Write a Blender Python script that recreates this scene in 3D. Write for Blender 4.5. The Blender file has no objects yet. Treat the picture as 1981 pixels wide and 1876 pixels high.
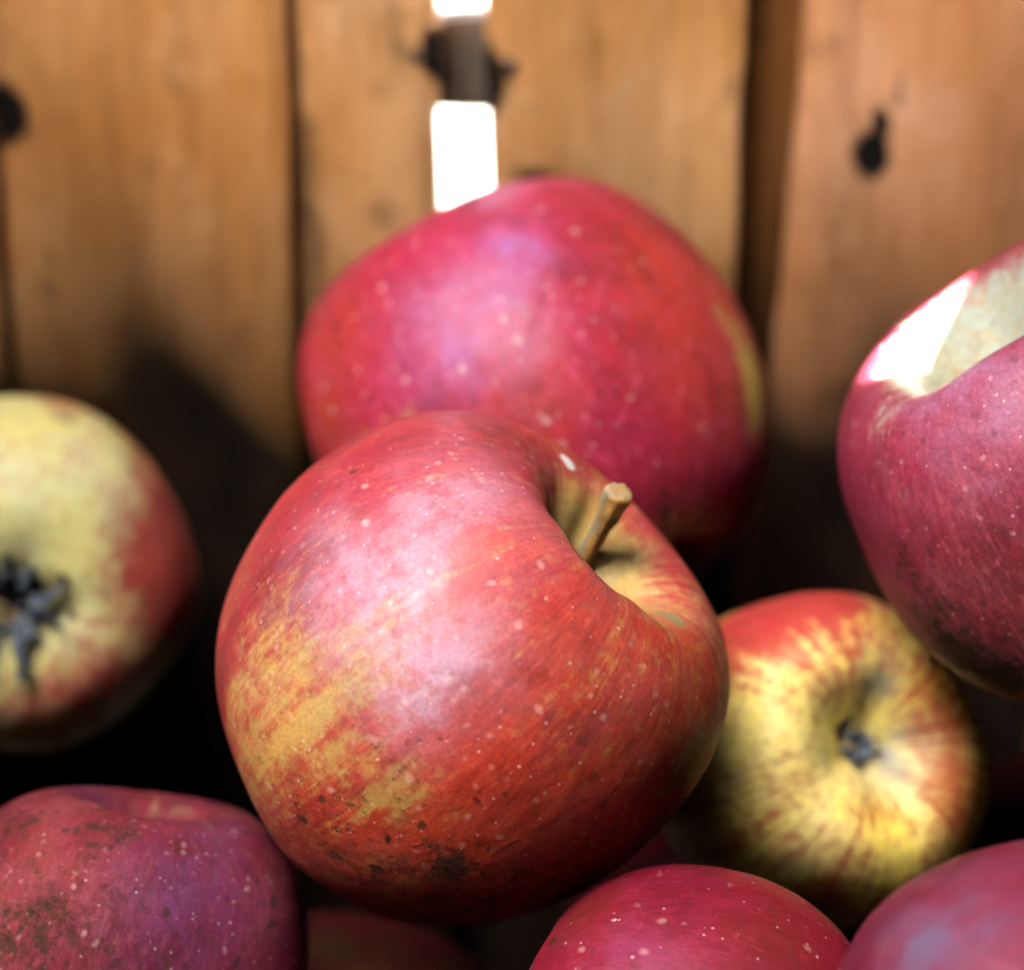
import bpy, math, random
import numpy as np
from mathutils import Matrix, Vector

S = bpy.context.scene
COL = S.collection
R_ = math.radians

# ------------------------------------------------------------------ camera
PITCH, LENS = R_(22), 95.0
FPX = 1981 * LENS / 36.0            # measured on a 1981 x 1876 view of the photograph
cam_d = bpy.data.cameras.new('camera')
cam = bpy.data.objects.new('camera', cam_d); COL.objects.link(cam)
cam_d.lens = LENS; cam_d.sensor_width = 36; cam_d.clip_start = 0.01; cam_d.clip_end = 500
cam.location = (0, 0, 0); cam.rotation_euler = (R_(90) - PITCH, 0, 0)
cam_d.dof.use_dof = True; cam_d.dof.focus_distance = 0.421; cam_d.dof.aperture_fstop = 7.4
cam_d.dof.aperture_blades = 7
S.camera = cam

# ------------------------------------------------------------------ light
SUN_EL, SUN_AZ = 50, 62             # behind the crate and to its right
s_dir = Vector((math.sin(R_(SUN_AZ)) * math.cos(R_(SUN_EL)), math.cos(R_(SUN_AZ)) * math.cos(R_(SUN_EL)), math.sin(R_(SUN_EL))))
w = bpy.data.worlds.new("World"); S.world = w; w.use_nodes = True
wn = w.node_tree; bg = wn.nodes['Background']
sky = wn.nodes.new('ShaderNodeTexSky'); sky.sky_type = 'NISHITA'; sky.sun_disc = False
sky.sun_elevation = R_(SUN_EL); sky.sun_rotation = R_(SUN_AZ)
sky.air_density = 0.8; sky.dust_density = 4.0; sky.ozone_density = 0.3
wn.links.new(sky.outputs[0], bg.inputs[0]); bg.inputs[1].default_value = 0.05
sun_d = bpy.data.lights.new('sun', 'SUN'); sun_d.energy = 5.0; sun_d.angle = R_(0.5); sun_d.color = (1, .95, .86)
sun = bpy.data.objects.new('sun', sun_d); COL.objects.link(sun)
sun.rotation_euler = s_dir.to_track_quat('Z', 'Y').to_euler()
S.view_settings.view_transform = 'Standard'; S.view_settings.look = 'None'
S.view_settings.exposure = 5.85; S.view_settings.gamma = 1.0
S.cycles.max_bounces = 4; S.cycles.diffuse_bounces = 1; S.cycles.glossy_bounces = 2
S.cycles.caustics_reflective = False; S.cycles.caustics_refractive = False

# ------------------------------------------------------------------ helpers
CM = np.array([[1, 0, 0], [0, math.sin(PITCH), math.cos(PITCH)], [0, -math.cos(PITCH), math.sin(PITCH)]]).T
# columns of CM: right, up, back;  CM @ (x right, y up, z towards the camera) = world
CM = np.column_stack([(1, 0, 0), (0, math.sin(PITCH), math.cos(PITCH)), (0, -math.cos(PITCH), math.sin(PITCH))])
def P(px, py, d):
    return CM @ np.array([(px - 990.5) / FPX * d, (938 - py) / FPX * d, -d])
def on_plane_y(px, py, Y):
    v = P(px, py, 1.0); return v * (Y / v[1])

def tag(o, label=None, cat=None, group=None, kind=None):
    if label: o['label'] = label
    if cat: o['category'] = cat
    if group: o['group'] = group
    if kind: o['kind'] = kind
    return o

def new_mesh(name, V, F, mat, parent=None, smooth=True, attrs=None):
    me = bpy.data.meshes.new(name)
    me.from_pydata([tuple(v) for v in V], [], [tuple(f) for f in F]) if not isinstance(F, np.ndarray) else quick(me, V, F)
    if smooth: me.polygons.foreach_set('use_smooth', [True] * len(me.polygons))
    for k, (typ, a) in (attrs or {}).items():
        at = me.attributes.new(k, typ, 'POINT')
        if typ == 'FLOAT': at.data.foreach_set('value', np.asarray(a, np.float32).ravel())
        elif typ == 'FLOAT_VECTOR': at.data.foreach_set('vector', np.asarray(a, np.float32).ravel())
        else: at.data.foreach_set('color', np.asarray(a, np.float32).ravel())
    me.materials.append(mat); me.update()
    o = bpy.data.objects.new(name, me); COL.objects.link(o)
    if parent is not None: o.parent = parent
    return o
def quick(me, V, F):
    V = np.asarray(V, np.float32); n = len(F); k = F.shape[1]
    me.vertices.add(len(V)); me.vertices.foreach_set('co', V.ravel())
    me.loops.add(n * k); me.loops.foreach_set('vertex_index', F.astype(np.int32).ravel())
    me.polygons.add(n); me.polygons.foreach_set('loop_start', np.arange(0, n * k, k, dtype=np.int32))
    me.update(calc_edges=True)

class NT:
    """tiny node-graph helper"""
    def __init__(s, name):
        s.m = bpy.data.materials.new(name); s.m.use_nodes = True; s.t = s.m.node_tree
        s.b = s.t.nodes['Principled BSDF']
    def n(s, typ, **kw):
        x = s.t.nodes.new(typ)
        for k, v in kw.items(): setattr(x, k, v)
        return x
    def put(s, sock, v):
        if hasattr(v, 'node'): s.t.links.new(v, sock)
        elif isinstance(v, (tuple, list)) and len(v) == 3 and sock.type == 'RGBA': sock.default_value = (*v, 1)
        else: sock.default_value = v
    def math(s, op, a, b=0.0, c=0.0, clamp=False):
        x = s.n('ShaderNodeMath', operation=op, use_clamp=clamp)
        s.put(x.inputs[0], a); s.put(x.inputs[1], b); s.put(x.inputs[2], c); return x.outputs[0]
    def mix(s, f, a, b, blend='MIX'):
        x = s.n('ShaderNodeMix', data_type='RGBA', blend_type=blend)
        s.put(x.inputs[0], f); s.put(x.inputs[6], a); s.put(x.inputs[7], b); return x.outputs[2]
    def vmul(s, v, k):
        x = s.n('ShaderNodeVectorMath', operation='MULTIPLY'); s.put(x.inputs[0], v); s.put(x.inputs[1], k); return x.outputs[0]
    def vadd(s, v, k):
        x = s.n('ShaderNodeVectorMath', operation='ADD'); s.put(x.inputs[0], v); s.put(x.inputs[1], k); return x.outputs[0]
    def noise(s, v, scale, det=3, rough=.55, dist=0.0, color=False):
        x = s.n('ShaderNodeTexNoise'); s.put(x.inputs['Vector'], v); s.put(x.inputs['Scale'], scale)
        x.inputs['Detail'].default_value = det; x.inputs['Roughness'].default_value = rough; x.inputs['Distortion'].default_value = dist
        return x.outputs['Color' if color else 'Fac']
    def step(s, v, lo, hi, a=0.0, b=1.0):
        x = s.n('ShaderNodeMapRange', interpolation_type='SMOOTHSTEP')
        s.put(x.inputs[0], v); s.put(x.inputs[1], lo); s.put(x.inputs[2], hi); s.put(x.inputs[3], a); s.put(x.inputs[4], b); return x.outputs[0]
    def attr(s, name, out='Fac'):
        x = s.n('ShaderNodeAttribute', attribute_name=name); return x.outputs[out]
    def obj(s): return s.n('ShaderNodeTexCoord').outputs['Object']
    def bump(s, h, st, dist, normal=None):
        x = s.n('ShaderNodeBump'); x.inputs['Strength'].default_value = st; x.inputs['Distance'].default_value = dist
        s.put(x.inputs['Height'], h)
        if normal is not None: s.t.links.new(normal, x.inputs['Normal'])
        return x.outputs[0]
    def out(s, col, rough, normal=None, spec=.5):
        s.put(s.b.inputs['Base Color'], col); s.put(s.b.inputs['Roughness'], rough)
        s.put(s.b.inputs['Specular IOR Level'], spec)
        if normal is not None: s.t.links.new(normal, s.b.inputs['Normal'])
        return s.m

def smooth_noise(D, seed, freq=1.6, n=7):
    """low-frequency noise over unit directions D (N x 3), about -1..1"""
    rg = np.random.default_rng(seed); o = np.zeros(len(D))
    for _ in range(n):
        k = rg.normal(size=3); k /= np.linalg.norm(k)
        o += np.sin(D @ k * freq * rg.uniform(.7, 1.6) * 2 + rg.uniform(0, 6.28)) / n
    return o * 1.7

# ------------------------------------------------------------------ materials
def apple_material(name, seed, ground=(.62, .42, .085), ground2=(.50, .44, .12), crimson=(.36, .012, .028), orange=(.50, .065, .008),
                   lent=1.0, rough=.36, streak=1.0, dots=330, blc=(.46, .25, .36), spec=.26, lt=(.62, .16, .10), fine=.32):
    t = NT(name); ob = t.vadd(t.obj(), (seed * .31, seed * .17, seed * .07))
    st = t.vadd(t.attr('streak_co', 'Vector'), (seed * 1.7, seed * .9, seed * 2.3))
    red, bloom_sheen, dark = t.attr('red'), t.attr('bloom_sheen'), t.attr('dark')
    russ, hue, scar = t.attr('russet'), t.attr('hue'), t.attr('scar')
    s1 = t.noise(t.vmul(st, (1, 1, .16)), 9, 4, .6)
    s2 = t.noise(t.vmul(st, (1, 1, .10)), 34, 3, .65)
    m1 = t.noise(ob, 60, 5, .6)          # blotches of about a centimetre
    m2 = t.noise(ob, 420, 4, .7)         # fine mottle
    m3 = t.noise(ob, 1500, 2, .6)
    r = t.math('ADD', red, t.math('MULTIPLY', t.math('SUBTRACT', s1, .5), 1.0 * streak))
    r = t.math('ADD', r, t.math('MULTIPLY', t.math('SUBTRACT', s2, .5), .85 * streak))
    r = t.math('ADD', r, t.math('MULTIPLY', t.math('SUBTRACT', m1, .5), .9))
    r = t.math('ADD', r, t.math('MULTIPLY', t.math('SUBTRACT', m2, .5), 1.3))
    rf = t.step(r, .12, .92)
    gcol = t.mix(t.step(m1, .35, .65), ground, ground2)
    gcol = t.mix(t.step(m2, .45, .75, 0, .5), gcol, (.44, .20, .04))
    rcol = t.mix(hue, crimson, orange)
    rcol = t.mix(t.step(s1, .35, .70, 0, .6), rcol, t.mix(.5, rcol, (.16, .004, .012)))
    rcol = t.mix(t.step(s2, .48, .72, 0, .5), rcol, t.mix(.45, rcol, lt))
    rcol = t.mix(t.step(m2, .5, .8, 0, .55), rcol, t.mix(.4, rcol, lt))
    bt = t.noise(t.vadd(ob, (5, 3, 1)), 36, 5, .62)
    rcol = t.mix(t.math('MULTIPLY', t.step(bt, .48, .68), .62), rcol, t.mix(1.0, rcol, (.36, .42, .30), 'MULTIPLY'))
    rcol = t.mix(t.math('MULTIPLY', t.step(bt, .47, .30), .42), rcol, lt)
    sp_ = t.noise(t.vadd(t.vmul(st, (1, 1, .3)), (2, 5, 1)), 60, 3, .7)
    rcol = t.mix(t.step(sp_, .54, .72, 0, .55), rcol, t.mix(1.0, rcol, (.40, .5, .4), 'MULTIPLY'))
    rcol = t.mix(t.step(sp_, .45, .30, 0, .35), rcol, lt)
    pm = t.noise(t.vadd(t.vmul(st, (1, 1, .45)), (7, 2, 4)), 24, 5, .72)
    rcol = t.mix(t.step(pm, .52, .72, 0, .42), rcol, tuple(min(1, x * 1.1) for x in lt))
    rcol = t.mix(t.step(pm, .46, .28, 0, .5), rcol, t.mix(1.0, rcol, (.35, .3, .35), 'MULTIPLY'))
    c = t.mix(rf, gcol, rcol)
    # thin lavender wax film; its blobs also paint sheen into the colour
    bl = t.math('MULTIPLY', bloom_sheen, t.math('ADD', .45, t.math('MULTIPLY', t.step(t.noise(ob, 130, 4, .65), .35, .65), .75)), clamp=True)
    c = t.mix(bl, c, blc)
    # russet
    ru = t.step(t.math('ADD', russ, t.math('MULTIPLY', t.math('SUBTRACT', t.noise(t.vmul(st, (1, 1, .5)), 16, 4, .7), .5), .9)), .3, .75)
    c = t.mix(ru, c, t.mix(m2, (.20, .13, .05), (.36, .29, .14)))
    # lenticels, each dot with its own size and strength
    v = t.n('ShaderNodeTexVoronoi'); t.put(v.inputs['Vector'], t.vadd(ob, t.vmul(t.noise(ob, 90, 1, .5, color=True), (.004, .004, .004)))); v.inputs['Scale'].default_value = dots
    sep = t.n('ShaderNodeSeparateColor'); t.t.links.new(v.outputs['Color'], sep.inputs[0])
    rad = t.math('MULTIPLY', t.step(sep.outputs[0], .35, 1.15), .27)
    dot = t.step(t.math('SUBTRACT', rad, v.outputs['Distance']), -.10, .14)
    dot = t.math('MULTIPLY', dot, t.math('MULTIPLY', t.attr('lent'), .62 * lent))
    c = t.mix(dot, c, t.mix(.72, c, (.80, .50, .46)))
    # small pinpoint dots
    v2 = t.n('ShaderNodeTexVoronoi'); t.put(v2.inputs['Vector'], ob); v2.inputs['Scale'].default_value = dots * 2.1
    sp2 = t.n('ShaderNodeSeparateColor'); t.t.links.new(v2.outputs['Color'], sp2.inputs[0])
    d2 = t.step(t.math('SUBTRACT', t.math('MULTIPLY', t.step(sp2.outputs[1], .62, 1.0), .26), v2.outputs['Distance']), -.02, .1)
    c = t.mix(t.math('MULTIPLY', d2, .5 * lent), c, t.mix(.7, c, (.85, .62, .62)))
    # dark scab and sooty specks, also shade painted on undersides and edges
    dk = t.math('ADD', dark, t.math('MULTIPLY', t.math('SUBTRACT', t.noise(ob, 300, 5, .85), .5), 2.4))
    dkf = t.math('MULTIPLY', t.step(dk, .42, 1.05), t.step(dark, .05, .3))
    c = t.mix(dkf, c, t.mix(m3, (.012, .008, .006), (.07, .03, .015)))
    v3 = t.n('ShaderNodeTexVoronoi'); t.put(v3.inputs['Vector'], t.vadd(ob, t.vmul(t.noise(ob, 260, 2, .6, color=True), (.003, .003, .003)))); v3.inputs['Scale'].default_value = 300
    s3 = t.n('ShaderNodeSeparateColor'); t.t.links.new(v3.outputs['Color'], s3.inputs[0])
    pf = t.step(t.math('SUBTRACT', t.math('MULTIPLY', t.step(s3.outputs[2], .55, 1.1), .42), v3.outputs['Distance']), -.04, .14)
    pf = t.math('MULTIPLY', pf, t.math('ADD', .22, t.math('MULTIPLY', dark, 2.0)), clamp=True)
    c = t.mix(t.math('MULTIPLY', pf, .8), c, (.045, .018, .012))
    scf = t.step(t.math('ADD', scar, t.math('MULTIPLY', t.math('SUBTRACT', m3, .5), .8)), .45, .7)
    c = t.mix(scf, c, (.72, .70, .66))
    c = t.mix(t.step(m3, .3, .7, 0, fine), c, t.mix(.5, c, (.03, .008, .01)))
    ro = t.math('ADD', rough, t.math('MULTIPLY', t.math('SUBTRACT', m1, .4), .4))
    ro = t.math('ADD', ro, t.math('MULTIPLY', t.math('ADD', ru, dkf), .3), clamp=True)
    h = t.math('ADD', t.math('MULTIPLY', m2, .5), t.math('MULTIPLY', s2, .35))
    h = t.math('ADD', h, t.math('MULTIPLY', dot, .4)); h = t.math('SUBTRACT', h, t.math('MULTIPLY', dkf, 1.2))
    h = t.math('ADD', h, t.math('ADD', t.math('MULTIPLY', t.noise(ob, 110, 2), 2.2), t.math('MULTIPLY', t.noise(ob, 240, 3, .6), 1.1)))
    nb = t.bump(h, .35, .0006)
    return t.out(c, ro, nb, spec)

def stem_material():
    t = NT('stem_wood'); ob = t.obj()
    side = t.attr('side')
    n = t.noise(ob, 900, 4, .7); n2 = t.noise(ob, 320, 3)
    c = t.mix(t.step(t.math('ADD', t.math('ADD', side, .12), t.math('MULTIPLY', t.math('SUBTRACT', n2, .5), .8)), .3, .75), (.24, .20, .13), (.50, .24, .05))
    c = t.mix(t.step(n, .5, .75, 0, .8), c, (.10, .07, .03))
    return t.out(c, .6, t.bump(n, .6, .0004))
def calyx_material():
    t = NT('dried_calyx'); ob = t.obj()
    n = t.noise(ob, 700, 4, .7)
    c = t.mix(t.step(n, .42, .7), (.012, .013, .016), (.20, .25, .31))
    return t.out(c, .85, t.bump(n, .8, .0006))

def wood_material(name, light, mid, dark, seed, spec=.2):
    t = NT(name); ob = t.vadd(t.obj(), (seed * .7, seed * .3, seed * .9))
    g = t.noise(t.vmul(ob, (1, 1, .10)), 150, 5, .6, .6)
    g2 = t.noise(t.vmul(ob, (1, 1, .05)), 480, 4, .6)
    b = t.noise(t.vmul(ob, (1, 1, .55)), 38, 5, .65)
    b2 = t.noise(t.vmul(ob, (1, 1, .7)), 95, 4, .6)
    c = t.mix(t.step(b, .32, .68), mid, light)
    c = t.mix(t.step(g, .42, .72, 0, .55), c, dark)
    c = t.mix(t.step(g2, .5, .75, 0, .4), c, dark)
    b3 = t.noise(t.vadd(t.vmul(ob, (1, 1, .8)), (3, 1, 2)), 62, 4, .6)
    c = t.mix(t.step(b3, .50, .74, 0, .62), c, tuple(x * .6 for x in mid))
    c = t.mix(t.step(b2, .56, .78, 0, .7), c, tuple(x * .6 for x in dark))
    c = t.mix(t.step(b3, .46, .26, 0, .6), c, (min(1, light[0] * 1.02), light[1] * 1.12, light[2] * 1.35))
    stn = t.attr('stain')
    sf = t.step(t.math('ADD', stn, t.math('MULTIPLY', t.math('SUBTRACT', b2, .5), .7)), .3, .8)
    c = t.mix(sf, c, (.012, .010, .009))
    gr = t.attr('painted_shade'); c = t.mix(t.math('MULTIPLY', gr, t.step(b, .2, .7, .96, 1.0)), c, (.007, .0055, .0045))
    h = t.math('ADD', g, t.math('MULTIPLY', b2, .4))
    spec = t.math('MULTIPLY', t.math('SUBTRACT', 1.0, t.math('MAXIMUM', gr, sf), clamp=True), spec)
    return t.out(c, .68, t.bump(h, .35, .0008), spec)

M_SLAT = [wood_material('slat_wood_%s' % n, l, m, d, k) for k, (n, l, m, d) in enumerate([
    ('amber', (.80, .39, .15), (.66, .27, .07), (.32, .12, .035)),
    ('rose', (.86, .44, .24), (.72, .30, .12), (.36, .14, .06)),
    ('honey', (.82, .44, .20), (.68, .31, .10), (.34, .15, .05))])]
M_DARKWOOD = wood_material('rough_brown_wood', (.34, .12, .028), (.24, .08, .018), (.10, .035, .010), 5)
M_FLOOR = wood_material('shade_dark_wood', (.022, .013, .008), (.015, .009, .005), (.01, .006, .004), 6, .03)  # near-black tone paints the shade on the crate floor
M_GREYWOOD = wood_material('weathered_grey_wood', (.24, .19, .15), (.16, .13, .10), (.07, .055, .045), 7)
M_STEM = stem_material(); M_CALYX = calyx_material()
def iron():
    t = NT('rusty_iron'); n = t.noise(t.obj(), 900, 3)
    return t.out(t.mix(n, (.03, .02, .015), (.10, .05, .03)), .6)
M_IRON = iron()

# ------------------------------------------------------------------ ground outside the crate
GZ = -.400
t = NT('pale_gravel_ground'); ob = t.obj()
gm = t.out(t.mix(t.noise(ob, 12, 5, .6), (.035, .026, .018), (.075, .055, .038)), .95, t.bump(t.noise(ob, 60, 4), .6, .01))
t = NT('pale_concrete'); ob = t.obj()
cm = t.out(t.mix(t.noise(ob, 6, 6, .65), (.075, .073, .066), (.105, .10, .09)), .9, t.bump(t.noise(ob, 90, 4), .3, .002))
t = NT('blocker_dark'); ob = t.obj()
dm = t.out(t.mix(t.noise(ob, 12, 5, .6), (.007, .006, .005), (.014, .012, .010)), 1.0, t.bump(t.noise(ob, 60, 4), .6, .01), .0)
t = NT('reflector_white'); ob = t.obj()
wm = t.out(t.mix(t.noise(ob, 3, 6, .65), (.76, .77, .79), (.82, .83, .86)), .9, t.bump(t.noise(ob, 70, 4), .4, .003))
N = 24; gs = np.linspace(-1, 1, N + 1); gs = np.sign(gs) * np.abs(gs) ** 3 * 200
V = [(x, y, GZ) for y in gs for x in gs]
F = [(j * (N + 1) + i, j * (N + 1) + i + 1, (j + 1) * (N + 1) + i + 1, (j + 1) * (N + 1) + i) for j in range(N) for i in range(N)]
g = new_mesh('ground', V, F, gm, smooth=False); tag(g, kind='structure')
V = [(x, y, z) for z in (GZ + .012, GZ - .05) for (x, y) in ((-14, .72), (14, .72), (14, 24), (-14, 24))]
g = new_mesh('yard', V, [(0, 1, 2, 3), (0, 4, 5, 1), (1, 5, 6, 2), (2, 6, 7, 3), (3, 7, 4, 0)], cm, smooth=False); tag(g, kind='structure')
# added unseen reflector, in front and to the left: its sunlit white wall lights the apples
def bx(name, a, b, mat, par):
    V = [(x, y, z) for z in (a[2], b[2]) for (x, y) in ((a[0], a[1]), (b[0], a[1]), (b[0], b[1]), (a[0], b[1]))]
    return new_mesh(name, V, [(3, 2, 1, 0), (4, 5, 6, 7), (0, 1, 5, 4), (1, 2, 6, 5), (2, 3, 7, 6), (3, 0, 4, 7)], mat, par, smooth=False)
oh = bpy.data.objects.new('added_reflector', None); COL.objects.link(oh); oh.location = (-1.25, -1.65, GZ); oh.rotation_euler = (0, 0, math.atan2(-2.9, -2.1) + math.pi)
tag(oh, 'added unseen reflector with dark base and sunlit white upper wall, outside the picture', 'added_reflector')
bx('dark_base', (-3, -5.5, 0), (-.02, 5.5, 3.1), dm, oh); bx('bounce_wall', (-3, -2.0, 3.102), (0, 2.0, 8.2), wm, oh); bx('top_slab', (-3.1, -2.1, 8.202), (.08, 2.1, 8.4), dm, oh)

sh = bpy.data.objects.new('sky_blocker', None); COL.objects.link(sh); sh.location = (1.6, -1.2, GZ); sh.rotation_euler = (0, 0, R_(140))  # added unseen mass that blocks the sky on the right
tag(sh, 'added dark sky blocker standing outside the picture to the right', 'light_blocker')
bx('wall', (-3, -3.5, 0), (0, 2.2, 7.6), dm, sh); bx('top_slab', (-3.1, -3.6, 7.602), (.2, 2.3, 7.7), dm, sh)
ln = bpy.data.objects.new('shade_cover', None); COL.objects.link(ln); ln.location = (0, .4, GZ)  # added unseen cover that keeps sky and sun off the crate
tag(ln, 'added unseen slab on posts that shades the crate from above', 'shade-cover')
bx('top_slab', (-.95, -.33, 1.50), (.945, 1.2, 1.54), dm, ln); bx('side_blocker', (-.99, -.33, 0), (-.951, 1.2, 1.54), dm, ln)
for x_, y_ in ((-.93, 1.15), (.88, 1.15)): bx('post', (x_, y_, 0), (x_ + .05, y_ + .05, 1.498), dm, ln)

# ------------------------------------------------------------------ crate
YW = .5475                        # inner face of the back wall
ZB, ZT = -.372, .125
crate = bpy.data.objects.new('apple_crate', None); COL.objects.link(crate); crate.location = (0, .39, GZ)
tag(crate, 'old wooden slatted crate whose upright brown boards stand behind the apples', 'crate')
CO = Vector(crate.location)

def board(name, mat, x0, x1, y0, y1, z0, z1, axis='z', stain_shades=(), painted_shade=None, bottom=None, top=None, seed=0, res=.004, notch=None, label=None, skew=(0, 0)):
    """upright (axis z) or lying plank built as a subdivided box with slightly worn, uneven edges.
    x0,x1 / y0,y1 / z0,z1 world extents;  skew = extra x of each side edge at the top."""
    dims = (x1 - x0, y1 - y0, z1 - z0)
    n = [max(1, min(150, int(abs(d) / res))) for d in dims]
    thin = min(range(3), key=lambda k: dims[k]); n[thin] = 3
    V, F, idx = [], [], {}
    def vid(i, j, k):
        if (i, j, k) not in idx:
            idx[(i, j, k)] = len(V); V.append((i / n[0], j / n[1], k / n[2]))
        return idx[(i, j, k)]
    for a in range(3):
        b, c = (a + 1) % 3, (a + 2) % 3
        for e in (0, n[a]):
            for p in range(n[b]):
                for q in range(n[c]):
                    quad = []
                    for dp, dq in ((0, 0), (1, 0), (1, 1), (0, 1)):
                        ijk = [0, 0, 0]; ijk[a] = e; ijk[b] = p + dp; ijk[c] = q + dq; quad.append(vid(*ijk))
                    F.append(quad if e else quad[::-1])
    A = np.array(V); W = np.empty_like(A)
    rg = np.random.default_rng(seed + 11)
    for k, (lo, hi) in enumerate(((x0, x1), (y0, y1), (z0, z1))): W[:, k] = lo + A[:, k] * (hi - lo)
    zz = A[:, 2]
    W[:, 0] += (1 - A[:, 0]) * skew[0] * zz + A[:, 0] * skew[1] * zz
    long_ = {'z': 2, 'x': 0, 'y': 1}[axis]
    L = W[:, long_]; ph = rg.uniform(0, 6.28, 6)
    wob = .0003 * np.sin(L * 60 + ph[0]) + .0002 * np.sin(L * 150 + ph[1]) + .0001 * np.sin(L * 420 + ph[2])
    wob2 = .0003 * np.sin(L * 52 + ph[3]) + .0002 * np.sin(L * 170 + ph[4]) + .0001 * np.sin(L * 390 + ph[5])
    oth = [k for k in range(3) if k != long_]
    wide = max(oth, key=lambda k: dims[k])
    W[:, wide] += np.where(A[:, wide] < .01, wob, 0) + np.where(A[:, wide] > .99, wob2, 0)
    for k in oth:     # ease the arrises
        k2 = [q for q in oth if q != k][0]
        edge = ((A[:, k] < .001) | (A[:, k] > .999)) & ((A[:, k2] < .001) | (A[:, k2] > .999))
        W[edge, k] += np.where(A[edge, k] < .5, 1, -1) * .0006
    W[:, thin] += .0004 * np.sin(W[:, long_] * 35 + ph[2]) * np.sin(W[:, wide] * 80 + ph[5])
    if notch is not None:
        nx, nz, nw, nh = notch
        sel = (A[:, 0] < .001)
        W[sel, 0] += nw * np.exp(-((W[sel, 2] - nz) / nh) ** 4)
    st = np.zeros(len(W))
    for (sx, sz, rx, rz, amp, tilt) in stain_shades:
        dx, dz = W[:, 0] - sx, W[:, 2] - sz
        u = dx * math.cos(tilt) + dz * math.sin(tilt); v = -dx * math.sin(tilt) + dz * math.cos(tilt)
        st = np.maximum(st, amp * np.exp(-((u / rx) ** 2 + (v / rz) ** 2)))
    gr = np.zeros(len(W)) if painted_shade is None else painted_shade(W)
    me_o = new_mesh(name, W - np.array(CO), F, mat, crate, smooth=False, attrs={'stain': ('FLOAT', st), 'painted_shade': ('FLOAT', gr)})
    if label: me_o['label'] = label
    return me_o

def wx(px, py=300): return on_plane_y(px, py, YW)[0]
def wz(py): return on_plane_y(990, py, YW)[2]
def stain(px, py, rx, ry, amp=1.0, tilt=0.0):
    k = on_plane_y(1090, py, YW)[0] - on_plane_y(990, py, YW)[0]; k /= 100
    return (on_plane_y(px, py, YW)[0], wz(py), rx * k, ry * k * 1.1, amp, tilt)
rgm = np.random.default_rng(4)
def painted_shade(W):     # shade painted into the lower half of the boards
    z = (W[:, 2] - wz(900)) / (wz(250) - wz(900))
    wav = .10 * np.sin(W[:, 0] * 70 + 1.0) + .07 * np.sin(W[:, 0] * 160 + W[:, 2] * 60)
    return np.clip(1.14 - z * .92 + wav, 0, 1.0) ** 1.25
TH = .009
# back wall, left to right
board('slat', M_SLAT[0], wx(-520), wx(-10, 300) , YW, YW + TH, ZB, ZT, seed=1, painted_shade=painted_shade)
board('slat', M_SLAT[0], wx(-2, 300), wx(562, 300), YW - .001, YW + TH - .001, ZB, ZT, seed=2, painted_shade=painted_shade,
      stain_shades=[stain(6, 215, 48, 66, 1.4), stain(-20, 190, 30, 30, 1.2), stain(150, 75, 12, 40, .55), stain(125, 330, 14, 22, .6), stain(190, 350, 12, 22, .6), stain(145, 455, 18, 22, .75),
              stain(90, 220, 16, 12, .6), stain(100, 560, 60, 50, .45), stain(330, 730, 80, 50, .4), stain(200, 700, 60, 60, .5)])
board('slat', M_SLAT[2], wx(572, 300), wx(852, 300), YW + .003, YW + .003 + TH, ZB, ZT, seed=3, painted_shade=painted_shade, skew=(0, 0),
      stain_shades=[stain(592, 300, 24, 260, .85), stain(775, 120, 12, 90, .6, .05), stain(795, 250, 12, 90, .7, .12), stain(822, 330, 10, 60, .8, .1), stain(838, 118, 26, 52, 1.5), stain(610, 520, 40, 160, .6),  # first tall strip paints the shadow along the board joint
              stain(740, 430, 60, 40, .7)])  # last one paints the apple's contact shadow on the board
board('slat', M_SLAT[2], wx(941, 300), wx(1436, 300), YW, YW + TH, ZB, ZT, seed=4, painted_shade=painted_shade, notch=(0, wz(392), .0022, .0016),
      stain_shades=[stain(955, 150, 26, 75, 1.4), stain(970, 260, 10, 60, .6), stain(1050, 352, 60, 22, .9), stain(1130, 170, 20, 12, .45), stain(1020, 345, 40, 20, .8), stain(1475, 110, 10, 60, .4)],  # the two wide ones paint the apple's thin shadow above it
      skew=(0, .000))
board('slat', M_SLAT[1], wx(1535, 300) - .0095, wx(2090, 300), YW - .0005, YW + TH - .0005, ZB, ZT, seed=5, painted_shade=painted_shade, skew=(.021, 0),
      stain_shades=[stain(1685, 300, 34, 52, 1.4, -.1), stain(1708, 235, 17, 66, 1.2, -.3), stain(1730, 190, 15, 36, 1.05, -.3), stain(1610, 88, 24, 20, .62), stain(1800, 500, 60, 14, .5, .6), stain(1720, 70, 10, 80, .4, -.1),
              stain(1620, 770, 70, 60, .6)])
board('slat', M_SLAT[1], wx(2100, 300), wx(2600, 300), YW, YW + TH, ZB, ZT, seed=6, painted_shade=painted_shade)
for pxj in (-6, 567, 2095):
    board('cover_strip', M_DARKWOOD, wx(pxj) - .006, wx(pxj) + .006, YW + TH + .0034, YW + TH + .0042, ZB, ZT, seed=70, res=.02)  # strips added behind the joints to stop light leaking through
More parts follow.
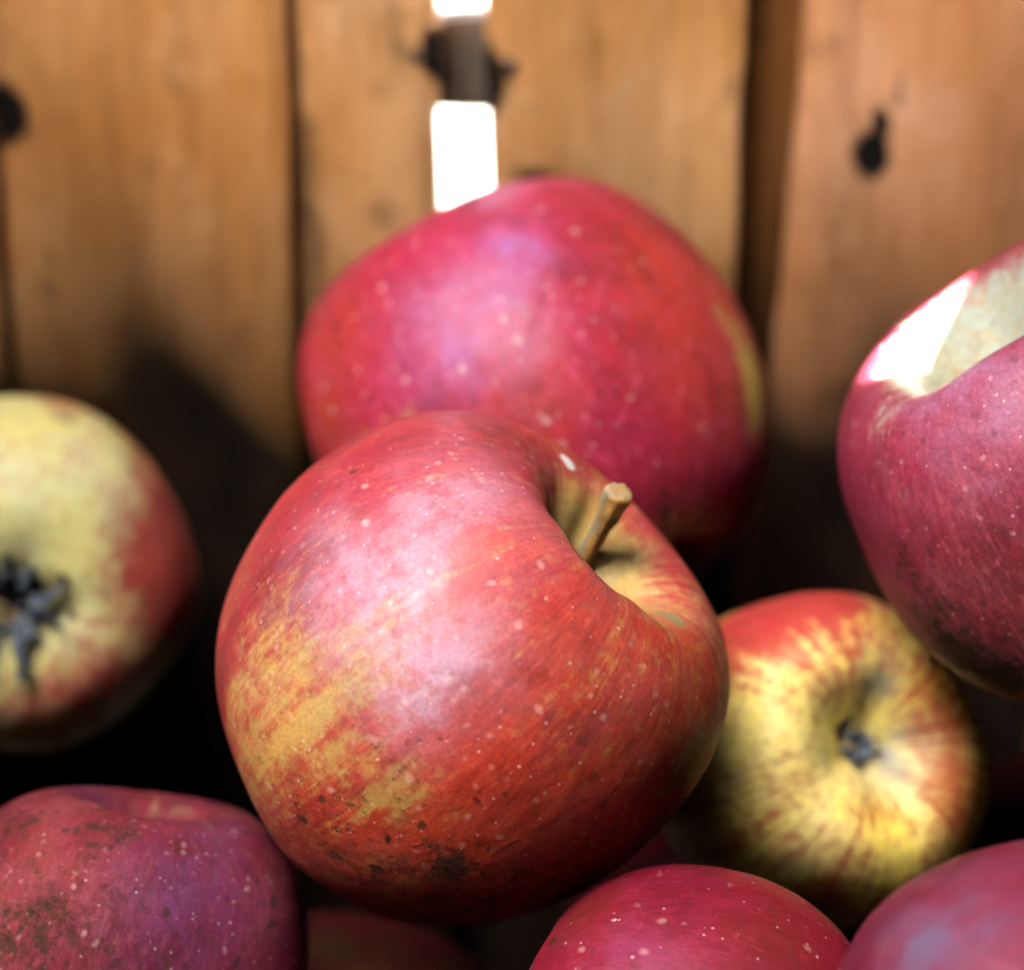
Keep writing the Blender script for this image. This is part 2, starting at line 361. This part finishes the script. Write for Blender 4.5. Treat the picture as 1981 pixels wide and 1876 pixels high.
# post seen in the dark joint on the right, grey batten crossing the open joint
board('post', M_DARKWOOD, wx(1380), wx(1780), YW + TH + .0008, YW + .036, ZB, ZT - .004, seed=7, painted_shade=lambda W: np.clip(painted_shade(W) + .25, 0, .9), label='dark reddish brown post behind the joint of the back boards')
zb0, zb1 = on_plane_y(900, 216, YW + TH + .006)[2], on_plane_y(900, 28, YW + TH + .006)[2]
board('batten', M_GREYWOOD, wx(-520), wx(1378), YW + TH + .0045, YW + TH + .0165, zb0, zb1, axis='x', seed=8, label='weathered grey batten crossing the bright open joint')
board('batten', M_GREYWOOD, wx(-520), wx(2600), YW - .012, YW - .0015, .092, .122, axis='x', seed=9)
board('batten', M_GREYWOOD, wx(-520), wx(1378), YW + TH + .0045, YW + TH + .0165, ZB, wz(600), axis='x', painted_shade=lambda W: np.ones(len(W)), seed=10)  # added to close the lower gap to light, shade painted all over
# side walls: upright slats, the right one full height with a slit added to aim the sun patch, the left one stepping down to the front
XR, XL, YF = .1500, -.1560, .222
gap_y, GW = .4895, .0080
ys = [YF, .290, .360, .425, gap_y - GW]
for i in range(4):
    o_ = (TH + .0008) * ((i + 1) % 2)
    board('slat', M_SLAT[i % 3], XR + o_, XR + TH + o_, ys[i] - (.004 if o_ else 0), ys[i + 1] + (.004 if o_ else 0), ZB, ZT, seed=20 + i, painted_shade=painted_shade, res=.012)
board('slat', M_SLAT[1], XR, XR + TH, gap_y + GW, YW - .0005, ZB, ZT, seed=25, painted_shade=painted_shade, res=.012)
board('batten', M_GREYWOOD, XR + 2 * TH + .0015, XR + 2 * TH + .012, YF, YW, .002, ZT, axis='y', seed=26, res=.012)
board('batten', M_GREYWOOD, XR + 2 * TH + .0015, XR + 2 * TH + .012, YF, YW, ZB, -.0222, axis='y', seed=27, res=.012)  # both bands sized to trim the beam through the added slit
ys = np.linspace(YF, YW, 6)
for i in range(5):
    zt = -.165 + (i / 4) ** 1.3 * .17
    o_ = (TH + .0008) * (i % 2)
    board('slat', M_SLAT[(i + 1) % 3], XL - TH - o_, XL - o_, ys[i] - (.004 if o_ else 0), ys[i + 1] + (.004 if o_ else 0), ZB, zt, seed=30 + i, painted_shade=painted_shade, res=.012)
board('batten', M_GREYWOOD, XL - 2 * TH - .013, XL - 2 * TH - .0015, YF, YW, -.30, -.26, axis='y', seed=36, res=.012)
for i in range(5):
    a = XL + (XR - XL) / 5 * i
    o_ = (TH + .0008) * (i % 2)
    board('slat', M_SLAT[i % 3], a - (.004 if o_ else 0), a + (XR - XL) / 5 + (.004 if o_ else 0), YF - TH - .0005 - o_, YF - .0005 - o_, ZB, -.168, seed=40 + i, painted_shade=painted_shade, res=.012)
board('batten', M_GREYWOOD, XL, XR, YF - 2 * TH - .014, YF - 2 * TH - .002, -.235, -.205, axis='x', seed=46, res=.012)
for i in range(5):
    a = YF - .02 + (YW - YF + .02) / 5 * i
    board('floor_board', M_FLOOR, XL - .018, XR + .018, a + .0004, a + (YW - YF + .02) / 5 - .0004, ZB - .012, ZB - .0005, axis='x', seed=50 + i, res=.012)
for yy in (YF + .02, YW - .04):
    board('skid', M_GREYWOOD, XL, XR, yy, yy + .03, GZ + .001, ZB - .013, axis='x', seed=60, res=.012)
# nails driven through the boards into the grey batten
def nail(px, py, yf):
    c = on_plane_y(px, py, yf); V, F = [], []
    for k, (r, dy) in enumerate(((.0018, 0), (.0018, -.0005), (.0011, -.0010))):
        for a in range(10): V.append((c[0] + r * math.cos(a * .6283), c[1] + dy, c[2] + r * math.sin(a * .6283)))
    for k in range(2):
        for a in range(10): F.append((k * 10 + a, k * 10 + (a + 1) % 10, k * 10 + 10 + (a + 1) % 10, k * 10 + 10 + a))
    F.append(tuple(range(20, 30)))
    new_mesh('nail', np.array(V) - np.array(CO), F, M_IRON, crate)
nail(812, 110, YW + .003); nail(985, 130, YW)

# ------------------------------------------------------------------ apples
PROF = np.array([(0, .34), (.035, .35), (.085, .43), (.15, .58), (.24, .735), (.36, .835), (.50, .860), (.66, .800), (.82, .655), (.94, .42), (1.0, .12), (.985, -.18),
                 (.90, -.47), (.76, -.69), (.59, -.83), (.44, -.875), (.31, -.855), (.20, -.775), (.12, -.70), (.06, -.665), (0, -.66)])
PROF_WIDE = np.array([*PROF[:12], (.985, -.18), (.93, -.47), (.83, -.70), (.70, -.85), (.58, -.90), (.46, -.86), (.34, -.72), (.22, -.56), (.12, -.49), (.05, -.46), (0, -.46)])
PROF_MID = np.array([*PROF[:12], (.985, -.18), (.92, -.47), (.80, -.70), (.64, -.84), (.50, -.87), (.38, -.83), (.26, -.74), (.17, -.665), (.09, -.61), (.04, -.60), (0, -.60)])
PROF_FLAT = np.array([*PROF[:12], (.985, -.18), (.91, -.47), (.78, -.70), (.61, -.84), (.46, -.88), (.33, -.87), (.22, -.83), (.13, -.79), (.06, -.77), (.03, -.765), (0, -.76)])
def catmull(Pn, n):
    L = np.r_[0, np.cumsum(np.linalg.norm(np.diff(Pn, axis=0), axis=1))]; s = np.linspace(0, L[-1], n)
    Q = np.vstack([2 * Pn[0] - Pn[1], Pn, 2 * Pn[-1] - Pn[-2]]); out = []
    for x in s:
        i = min(max(np.searchsorted(L, x) - 1, 0), len(Pn) - 2); u = (x - L[i]) / (L[i + 1] - L[i])
        a, b, c, d = Q[i], Q[i + 1], Q[i + 2], Q[i + 3]
        out.append(.5 * ((2 * b) + (-a + c) * u + (2 * a - 5 * b + 4 * c - d) * u * u + (-a + 3 * b - 3 * c + d) * u ** 3))
    return np.array(out)

def frame(zaxis):
    z = np.array(zaxis, float); z /= np.linalg.norm(z)
    x = np.cross((0, 1, 0) if abs(z[1]) < .9 else (1, 0, 0), z); x /= np.linalg.norm(x); return np.column_stack([x, np.cross(z, x), z])

APPLES = []
def apple(label, cx, cy, d, Rpx, axis, calyx=False, mat=None, paint=(), base=None, nu=320, nv=240, seed=0, height=1.0, lobes=.03, lump=.03, cavity=1.0,
          stem=False, group=None, spin=0.0, dims=None, cal=True, squash=None, prof=PROF, cs=1.0, cw=.24, ca=.35, sa=.95, dents=()):
    """axis: camera-space direction (right, up, towards camera) of the stem end (or of the calyx end)"""
    c = P(cx, cy, d); Rm = Rpx / FPX * d
    ax = CM @ (np.array(axis, float) * (-1 if calyx else 1)); Rot = frame(ax)
    Rot = Rot @ np.array(Matrix.Rotation(spin, 3, 'Z'))
    pr = catmull(prof, nv); rho, z = pr[:, 0].clip(0), pr[:, 1] * height
    mid = z > 0
    cav = np.exp(-(rho / .27) ** 2) * (z > 0); z = z - cav * (cavity - 1) * .35
    ph = np.arange(nu) / nu * 2 * np.pi
    T = np.linspace(0, np.pi, nv)
    RHO, PH = np.meshgrid(rho, ph, indexing='ij'); Z, _ = np.meshgrid(z, ph, indexing='ij'); TT, _ = np.meshgrid(T, ph, indexing='ij')
    rg = np.random.default_rng(seed + 100); o1, o2, o3 = rg.uniform(0, 6.28, 3)
    wl = np.clip((TT / np.pi), 0, 1) ** 2
    lob = 1 + lobes * np.cos(5 * PH + o1) * (.25 + wl) + .020 * np.cos(2 * PH + o2) + .012 * np.cos(3 * PH + o3)
    X, Y = RHO * lob * np.cos(PH), RHO * lob * np.sin(PH)
    Z = Z * (1 + .045 * np.cos(PH + o2)) + .03 * np.cos(5 * PH + o1) * wl * RHO
    # ribs running down into the stem cavity
    Z = Z + .010 * np.exp(-((RHO - .26) / .15) ** 2) * (TT < 1.2) * (np.cos(7 * PH + o3) + .6 * np.cos(11 * PH + o1))
    V = np.stack([X, Y, Z], -1).reshape(-1, 3)
    D = V / np.maximum(np.linalg.norm(V, axis=1, keepdims=True), 1e-6)
    V = V * (1 + lump * smooth_noise(D, seed, 1.3) + .006 * smooth_noise(D, seed + 5, 5, 12))[:, None]
    for (px, py, rpx, dep) in dents:
        nx, ny = (px - cx) / Rpx, (cy - py) / Rpx; q = nx * nx + ny * ny
        if q > .98: nx, ny = nx * .985 / math.sqrt(q), ny * .985 / math.sqrt(q); q = nx * nx + ny * ny
        dd = Rot.T @ (CM @ np.array([nx, ny, math.sqrt(max(1 - q, 0))]))
        V = V * (1 - dep * np.exp(-((D - dd) ** 2).sum(1) / (rpx / Rpx) ** 2))[:, None]
    if squash is not None:      # stretch along a camera-space direction
        k, f = CM @ np.array(squash[0], float), squash[1]; k = Rot.T @ (k / np.linalg.norm(k)); V = V + np.outer(V @ k, k) * (f - 1)
    V = V * Rm
    V = V[nu - 1 if False else 0:]
    i = np.arange(nv - 1)[:, None] * nu; j = np.arange(nu)[None, :]; jn = (j + 1) % nu
    F = np.stack([i + j, i + nu + j, i + nu + jn, i + jn], -1).reshape(-1, 4)
    # collapse the pole rings to (nearly) a point: they already lie at rho 0
    A = {k: np.full(len(V), v, float) for k, v in dict(red=.8, bloom_sheen=.1, dark=0., russet=0., hue=.3, scar=0., lent=.6).items()}
    if base: 
        for k, v in base.items(): A[k][:] = v
    th, r0 = TT.ravel(), RHO.ravel()
    A['red'] += .16 * smooth_noise(D, seed + 1, 1.5); A['hue'] += .25 * smooth_noise(D, seed + 2, 1.4); A['bloom_sheen'] *= 1 + .5 * smooth_noise(D, seed + 3, 1.8)
    st_w = np.exp(-(r0 / .27) ** 2) * (Z.ravel() > 0); A['red'] -= sa * st_w; A['russet'] += .35 * np.exp(-(r0 / .12) ** 2) * (Z.ravel() > 0)
    A['bloom_sheen'] *= 1 - st_w
    ce_w = np.exp(-(r0 / cw) ** (2 if cw < .3 else 4)) * (Z.ravel() < 0); A['red'] -= ca * ce_w; A['bloom_sheen'] *= 1 - ce_w * (cw > .3); A['dark'] *= 1 - ce_w * (cw > .3); A['russet'] += .75 * np.exp(-(r0 / .17) ** 2) * (Z.ravel() < 0)
    # painted pigments, with sheen and shade among them, each blob anchored to a direction from the apple's centre
    Wc = (V @ Rot.T + c) @ CM; qx = 990.5 + Wc[:, 0] / -Wc[:, 2] * FPX; qy = 938 - Wc[:, 1] / -Wc[:, 2] * FPX
    for (ch, px, py, rpx, amp) in paint:
        dq = np.hypot(qx - px, qy - py); near = np.where(dq < 9)[0]
        k_ = near[np.argmax(Wc[near, 2])] if len(near) else int(np.argmin(dq - Wc[:, 2] * 200))
        wgt = np.exp(-((V - V[k_]) ** 2).sum(1) / (rpx / FPX * d) ** 2)
        A[ch] += amp * wgt
    st = np.stack([np.cos(PH), np.sin(PH), TT], -1).reshape(-1, 3)
    attrs = {k: ('FLOAT', np.clip(v, -.6, 1.6) if k == 'red' else np.clip(v, 0, 1.2)) for k, v in A.items()}
    attrs['streak_co'] = ('FLOAT_VECTOR', st)
    o = new_mesh('apple', V, F, mat, attrs=attrs)
    Mx = Matrix([[*Rot[0], c[0]], [*Rot[1], c[1]], [*Rot[2], c[2]], [0, 0, 0, 1]]); o.matrix_world = Mx
    tag(o, label, 'apple', group)
    o['radius'] = Rm
    # dried calyx with its sepals
    if cal:
        pz = V.reshape(nv, nu, 3)[-1].mean(0)
        rg2 = random.Random(seed); k = Rm * cs; pz = pz + np.array([0, 0, .02 * (k - Rm)])
        Vc, Fc, na, nr = [], [], 44, 12
        for r_i in range(nr):
            for a in range(na):
                ang = a / na * 6.2832; rr = .135 * (1 - r_i / nr)
                bump_ = .22 * math.sin(5 * ang + rr * 40) + .15 * math.sin(9 * ang + 2) + .2 * rg2.uniform(-1, 1)
                Vc.append((rr * k * (1 + bump_ * .35) * math.cos(ang), rr * k * (1 + bump_ * .35) * math.sin(ang), pz[2] - k * (-.02 + .05 * math.sin(min(1, (1 - rr / .135) * 1.6) * 2.6) + .018 * bump_)))
        for r_i in range(nr - 1):
            for a in range(na): Fc.append((r_i * na + a, r_i * na + (a + 1) % na, (r_i + 1) * na + (a + 1) % na, (r_i + 1) * na + a))
        co = new_mesh('calyx', Vc, Fc, M_CALYX, o)
        for q in range(15):
            a0 = q / 15 * 6.2832 + rg2.uniform(-.35, .35); Ls = k * rg2.uniform(.09, .19); Vs, Fs = [], []
            ca, sa = math.cos(a0), math.sin(a0); curl = rg2.uniform(.4, 1.5); tw = rg2.uniform(-1.1, 1.1); n_ = 10
            for m in range(n_):
                u = m / (n_ - 1); r_ = .045 * k + Ls * u * (1 - .3 * u * curl); h = pz[2] - k * (.02 + .15 * u - .11 * curl * u * u)
                wd = k * .021 * (1 - u) ** .8 + k * .002; j_ = k * .006
                y0 = tw * k * .09 * u * u
                for sgn, dh in ((-1, 0), (0, -.016 * k), (1, 0), (1, .005 * k), (0, -.010 * k), (-1, .005 * k)):
                    y_ = sgn * wd + y0 + rg2.uniform(-j_, j_)
                    Vs.append((r_ * ca - y_ * sa, r_ * sa + y_ * ca, h + dh + rg2.uniform(-j_, j_)))
            for m in range(n_ - 1):
                for e in range(6): Fs.append((m * 6 + e, m * 6 + (e + 1) % 6, m * 6 + 6 + (e + 1) % 6, m * 6 + 6 + e))
            Fs.append(tuple(range(5, -1, -1))); Fs.append(tuple(range((n_ - 1) * 6, n_ * 6)))
            new_mesh('sepal', Vs, Fs, M_CALYX, co)
    APPLES.append((label, c, Rm, o))
    return o

def tube(name, pts, rad, mat, parent, side_dir=None, seed=0, ns=28, oval=1.0):
    """bent woody tube through pts (local coordinates of parent) with a ragged cut end"""
    pts = np.array(pts); n = 40; P4 = catmull(pts, n); rr = np.interp(np.linspace(0, 1, n), np.linspace(0, 1, len(rad)), rad)
    rg = np.random.default_rng(seed); V, F, sd = [], [], []
    up = np.array([.3, .9, .1])
    for k in range(n):
        tdir = P4[min(k + 1, n - 1)] - P4[max(k - 1, 0)]; tdir /= np.linalg.norm(tdir)
        a = np.cross(up, tdir); a /= np.linalg.norm(a); b = np.cross(tdir, a)
        for q in range(ns):
            an = q / ns * 6.2832; r = rr[k] * (1 + .07 * math.sin(3 * an + k * .1) + .05 * math.sin(7 * an + 1) + .05 * math.sin(k * .7 + an))
            off = a * math.cos(an) * r + b * math.sin(an) * r * oval
            V.append(P4[k] + off); sd.append(.5 + .5 * float(off @ side_dir) / r if side_dir is not None else .5)
    for k in range(n - 1):
        for q in range(ns): F.append((k * ns + q, k * ns + (q + 1) % ns, (k + 1) * ns + (q + 1) % ns, (k + 1) * ns + q))
    tdir = P4[-1] - P4[-2]; tdir /= np.linalg.norm(tdir); last = (n - 1) * ns
    for f, lift in ((.86, .35), (.5, .22), (.05, .30)):
        b0 = len(V)
        for q in range(ns): V.append(P4[-1] + (V[last + q] - P4[-1]) * f + tdir * rr[-1] * (lift + .12 * rg.uniform(-1, 1))); sd.append(.35)
        prev = b0 - ns
        for q in range(ns): F.append((prev + q, prev + (q + 1) % ns, b0 + (q + 1) % ns, b0 + q))
    return new_mesh(name, V, F, mat, parent, attrs={'side': ('FLOAT', sd)})

mC = apple_material('skin_red_orange', 1, ground=(.50, .27, .06), ground2=(.42, .29, .09), crimson=(.33, .005, .026), orange=(.50, .030, .002), blc=(.56, .36, .48), rough=.47, spec=.30, fine=.42, lt=(.62, .10, .05))
mB = apple_material('skin_crimson', 2, crimson=(.35, .004, .036), orange=(.42, .028, .004), blc=(.40, .16, .42), lt=(.60, .08, .16), rough=.42, spec=.26, lent=1.0, dots=290)
mR = apple_material('skin_dark_crimson', 3, ground=(.36,.37,.25), ground2=(.33,.37,.30), crimson=(.26, .003, .028), orange=(.17, .016, .003), blc=(.36, .17, .30), lt=(.5, .10, .13), fine=.6, spec=.2, rough=.42, lent=1.0, dots=420)
mL = apple_material('skin_pale_blush', 4, ground=(.62, .58, .20), ground2=(.58, .58, .30), crimson=(.36, .018, .025), orange=(.42, .05, .012), rough=.42, streak=.5, lent=.3)
mY = apple_material('skin_yellow', 5, ground=(.92, .70, .13), ground2=(.90, .72, .26), crimson=(.42, .03, .03), orange=(.52, .13, .015), rough=.40, streak=1.35, lent=.3, blc=(.30, .28, .20))
mP = apple_material('skin_plum', 6, ground=(.30,.15,.05), ground2=(.25,.14,.06), crimson=(.13, .003, .018), orange=(.17, .010, .005), blc=(.17, .05, .15), lt=(.30, .07, .07), fine=.65, spec=.13, rough=.5, lent=1.0, dots=430)
mM = apple_material('skin_ruby', 7, crimson=(.17, .001, .012), orange=(.12, .009, .002), blc=(.24, .04, .12), lt=(.27, .02, .035), spec=.16, rough=.42, lent=1.0, dots=330)
mD = apple_material('skin_shade_black', 9, ground=(.015,.01,.005), ground2=(.015,.01,.005), crimson=(.006, .002, .002), orange=(.005, .002, .002), blc=(.012,.008,.01), lt=(.02,.006,.006), lent=.0, spec=.02, rough=.7, fine=.0)  # blackened skin paints the dark of the deep gaps
mQ = apple_material('skin_violet', 8, crimson=(.14, .002, .020), orange=(.14, .006, .007), blc=(.11, .07, .13), lt=(.25, .045, .08), spec=.16, rough=.42, lent=.4)

# the big apple in the middle
C = apple('large red and orange apple with a stout stem, on top of the pile', 900, 1293, .450, 479, (.71, .60, .37), mat=mC, nu=768, nv=512, seed=3,
          cavity=1.15, lobes=.012, lump=.012, height=.99, spin=.6, cal=False, sa=1.25,
          base=dict(red=.98, hue=.35, bloom_sheen=.04, lent=.5),
          paint=[('red', 560, 1430, 130, -.36), ('red', 490, 1500, 110, -.28), ('red', 650, 1370, 110, -.25), ('red', 760, 1545, 70, -.5), ('red', 470, 1330, 110, -.3), ('red', 560, 1250, 90, -.2),
                 ('red', 430, 1600, 90, -.35), ('red', 1340, 1480, 70, -.55), ('red', 1290, 1600, 70, -.45), ('red', 1120, 1010, 60, -.7), ('red', 1190, 1090, 60, -.6), ('red', 700, 1280, 90, -.25),
                 ('hue', 1200, 1330, 260, .9), ('hue', 1000, 1550, 280, 1.0), ('hue', 700, 1450, 200, .5), ('hue', 1330, 1350, 150, .5), ('hue', 800, 900, 240, -.6), ('hue', 1000, 1050, 170, -.5),
                 ('bloom_sheen', 740, 1180, 150, .55), ('bloom_sheen', 880, 940, 120, .35), ('bloom_sheen', 800, 1360, 80, .5), ('bloom_sheen', 900, 1290, 80, .3), ('bloom_sheen', 640, 1060, 130, .2),  # blobs that paint the sheen into the skin colour
                 ('lent', 750, 1150, 300, .5),
                 ('dark', 920, 1730, 260, .48), ('dark', 620, 1640, 160, .36), ('dark', 1120, 1700, 150, .32), ('dark', 880, 1680, 40, .5), ('dark', 1290, 1600, 90, .35), ('dark', 680, 905, 22, .8),  # underside: sooty specks and painted shade together
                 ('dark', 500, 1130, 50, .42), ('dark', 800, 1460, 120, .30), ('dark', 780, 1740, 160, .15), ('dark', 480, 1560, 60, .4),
                 ('russet', 1290, 1180, 40, .8), ('russet', 1320, 1200, 30, .5), ('russet', 760, 1040, 40, .35), ('russet', 800, 1390, 50, .25),
                 ('scar', 1108, 890, 14, 1.6), ('scar', 1098, 880, 10, 1.2)])
Ci = np.array(C.matrix_world.inverted())
def loc(px, py, d, inv=Ci): v = inv @ np.append(P(px, py, d), 1); return v[:3]
sd = np.array(C.matrix_world.to_3x3().inverted()) @ (CM @ np.array([.8, -.5, .2])); sd /= np.linalg.norm(sd)
tube('stem', [loc(1108, 1135, .450), loc(1128, 1085, .447), loc(1155, 1035, .444), loc(1178, 992, .441), loc(1194, 955, .439)],
     [.0019, .0015, .0014, .0015, .0016, .0020, .0025], M_STEM, C, sd, seed=2)

# the red apple behind it, against the boards
B = apple('crimson apple resting against the back boards, right behind the stemmed apple', 1040, 792, .531, 444, (-.50, .82, -.25), mat=mB, seed=8, lobes=.014, lump=.02, height=1.04, cal=True,
          base=dict(red=1.3, hue=.15, bloom_sheen=.04, lent=.9), squash=((.5, .86, 0), .96),
          paint=[('hue', 1320, 560, 190, 1.0), ('hue', 1430, 720, 190, 1.0), ('hue', 620, 700, 120, .7), ('red', 1460, 700, 75, -1.0), ('red', 1400, 600, 60, -.45), ('red', 780, 830, 50, -.55), ('red', 700, 900, 80, -.3), ('red', 620, 800, 80, -.2),
                 ('hue', 650, 620, 140, .5), ('hue', 620, 850, 110, .6), ('hue', 1000, 820, 100, .8), ('bloom_sheen', 870, 650, 110, .38), ('bloom_sheen', 1000, 470, 60, .6), ('red', 1470, 800, 60, -.8), ('dark', 610, 620, 90, .5), ('dark', 620, 800, 80, .4), ('dark', 720, 500, 70, .4), ('bloom_sheen', 950, 560, 90, .25),  # dark blobs paint the shaded left edge; small upper blob paints a highlight
                 ('red', 1250, 800, 140, .2), ('dark', 1290, 985, 16, 1.1), ('dark', 1287, 960, 12, .9), ('dark', 1292, 1010, 12, .9), ('dark', 1430, 900, 90, .25), ('lent', 1200, 700, 200, .3)])
# the pale apple on the left
L = apple('pale yellow apple with pink flush and large grey calyx at the left edge', 12, 1108, .545, 344, (.17, -.20, .97), calyx=True, mat=mL, seed=21, lobes=.035, lump=.02, height=.95, cs=2.1, prof=PROF_FLAT, squash=((1, 0, 0), 1.06),
          base=dict(red=.12, hue=.4, bloom_sheen=.05, lent=.3),
          paint=[('red', 340, 1010, 120, 1.1), ('red', 350, 1150, 120, .9), ('red', 200, 1330, 110, .5), ('red', 60, 1400, 120, .5), ('hue', 240, 850, 100, .5), ('red', 260, 850, 80, .6), ('red', 120, 770, 60, .6), ('red', 250, 1100, 70, .25),
                 ('russet', 130, 800, 34, .9), ('dark', 60, 1150, 70, .5), ('russet', 60, 1210, 55, .45), ('dark', 190, 830, 24, .5), ('dark', 60, 1160, 95, .55), ('dark', 70, 1230, 50, .3), ('russet', 60, 1010, 40, .25)])
# the big dark one on the right
Rr = apple('dark crimson apple at the right edge with a sunlit hollow on top', 2092, 918, .462, 458, (-.55, .80, .23), calyx=True, mat=mR, cw=.50, ca=1.7, prof=PROF_WIDE, seed=31, lobes=.022, lump=.015, height=.93, nu=512, nv=360,
           base=dict(red=1.2, hue=.12, bloom_sheen=.10, lent=.6, dark=.12),
           paint=[('bloom_sheen', 1850, 730, 110, .55), ('bloom_sheen', 1960, 850, 120, .3), ('red', 1700, 800, 45, -.35), ('red', 1740, 950, 30, -.25), ('hue', 1900, 1150, 200, .9), ('dark', 1800, 1200, 110, .45),
                  ('dark', 1880, 1300, 120, .6), ('dark', 1740, 1080, 60, .35), ('dark', 1960, 1330, 100, .55), ('hue', 1690, 900, 60, .5)])  # underside soot with shade painted into it
# the yellow one
Yy = apple('yellow apple streaked with orange, its dark open calyx showing, right of the stemmed apple', 1578, 1468, .505, 318, (.25, .20, .94), calyx=True, mat=mY, cs=.8, prof=PROF_MID, seed=44, lobes=.03, lump=.025, height=1.05,
           base=dict(red=.30, hue=.75, bloom_sheen=.0, lent=.2), squash=((.5, -.8, 0), 1.04),
           paint=[('red', 1560, 1150, 150, 1.1), ('red', 1430, 1200, 120, .8), ('hue', 1530, 1160, 170, -1.4), ('red', 1870, 1550, 90, .55), ('red', 1820, 1350, 100, .45), ('red', 1600, 1740, 110, .5),
                  ('red', 1690, 1560, 60, .35), ('red', 1400, 1620, 90, .35), ('red', 1500, 1620, 60, .2), ('red', 1500, 1400, 110, -.25), ('red', 1700, 1640, 80, -.1),
                  ('bloom_sheen', 1725, 1455, 75, .9), ('bloom_sheen', 1705, 1320, 45, .8), ('dark', 1632, 1425, 24, .9), ('dark', 1670, 1370, 24, .6), ('russet', 1700, 1530, 50, .35), ('russet', 1700, 1320, 30, .55), ('dark', 1350, 1600, 30, .4), ('dark', 1640, 1410, 26, .6), ('dark', 1690, 1340, 24, .5)])  # the film only tints the hollow grey here, no sheen
# bottom row, skins darkened to paint in the shadow over it
BL = apple('plum purple apple with a dimpled top and pale dots in the lower left corner', 238, 1858, .462, 356, (.16, .96, -.10), mat=mP, sa=.15, seed=55, dents=[(310, 1500, 75, .13), (190, 1480, 60, -.04)], lobes=.045, lump=.03, cavity=1.2, height=1.0, nu=512, nv=360,
           base=dict(red=1.15, hue=.3, bloom_sheen=.10, lent=.6, dark=.42),
           paint=[('bloom_sheen', 370, 1750, 130, .45), ('bloom_sheen', 430, 1600, 70, .3), ('hue', 60, 1700, 130, .8), ('red', 350, 1560, 50, -.4), ('red', 400, 1600, 40, -.3), ('dark', 60, 1800, 90, .42), ('dark', 210, 1600, 60, .3),
                  ('dark', 20, 1600, 60, .3), ('bloom_sheen', 180, 1540, 60, .25), ('dark', 460, 1560, 60, .4)])
BM = apple('ruby red apple at the bottom edge below the yellow apple', 1325, 2075, .432, 385, (1, -.25, .1), mat=mM, seed=66, lobes=.02, lump=.02,
           base=dict(red=1.5, hue=.15, bloom_sheen=.06, lent=.4, dark=.05),
           paint=[('hue', 1120, 1760, 90, .8), ('hue', 1500, 1800, 120, .8), ('bloom_sheen', 1220, 1860, 100, .35), ('dark', 1430, 1790, 30, .5), ('dark', 1540, 1850, 60, .45), ('dark', 1060, 1820, 60, .5), ('dark', 1500, 1750, 30, .5)])
BR = apple('violet and crimson apple out of focus in the lower right corner', 2085, 2175, .385, 545, (1, -.1, -.2), mat=mQ, seed=77, lobes=.02, lump=.02,
           base=dict(red=1.5, hue=.1, bloom_sheen=.12, lent=.15),
           paint=[('bloom_sheen', 1760, 1830, 110, .6), ('bloom_sheen', 1880, 1800, 90, .35), ('russet', 1700, 1830, 60, .35), ('dark', 1620, 1880, 50, .4), ('red', 1980, 1730, 100, .2)])

# apples deeper in the crate that carry the ones above, with the dark of the gaps painted into their skins
deep = [(-.105, .425, -.300, .036, 'apple with painted-dark skin deep in the crate under the pale apple at the left', mD),
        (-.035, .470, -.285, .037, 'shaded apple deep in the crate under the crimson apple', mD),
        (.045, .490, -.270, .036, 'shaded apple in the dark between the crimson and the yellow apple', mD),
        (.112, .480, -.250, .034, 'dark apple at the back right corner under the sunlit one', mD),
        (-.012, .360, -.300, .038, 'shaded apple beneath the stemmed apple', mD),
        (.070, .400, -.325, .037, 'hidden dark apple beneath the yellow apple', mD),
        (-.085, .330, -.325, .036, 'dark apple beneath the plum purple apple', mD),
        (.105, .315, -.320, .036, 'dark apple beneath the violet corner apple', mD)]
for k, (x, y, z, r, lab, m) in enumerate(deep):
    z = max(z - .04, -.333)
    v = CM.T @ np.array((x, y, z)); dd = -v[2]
    apple(lab, 990.5 + v[0] / dd * FPX, 938 - v[1] / dd * FPX, dd, r / dd * FPX, (random.Random(k).uniform(-1, 1), .3, .5), mat=m, seed=90 + k, nu=96, nv=72, cal=False, base=dict(bloom_sheen=0., lent=0.))

if __name__ == '__main__':
    for i in range(len(APPLES)):
        for j in range(i):
            a, b = APPLES[i], APPLES[j]; dist = float(np.linalg.norm(a[1] - b[1])); g_ = dist - (a[2] + b[2]) * .93
            if g_ < .0: print('CLOSE', a[0][:30], '|', b[0][:30], round(g_ * 1000, 1), 'mm')
    for a in APPLES: print(a[0][:34], [round(float(q), 3) for q in a[1]], round(float(a[2]), 4))
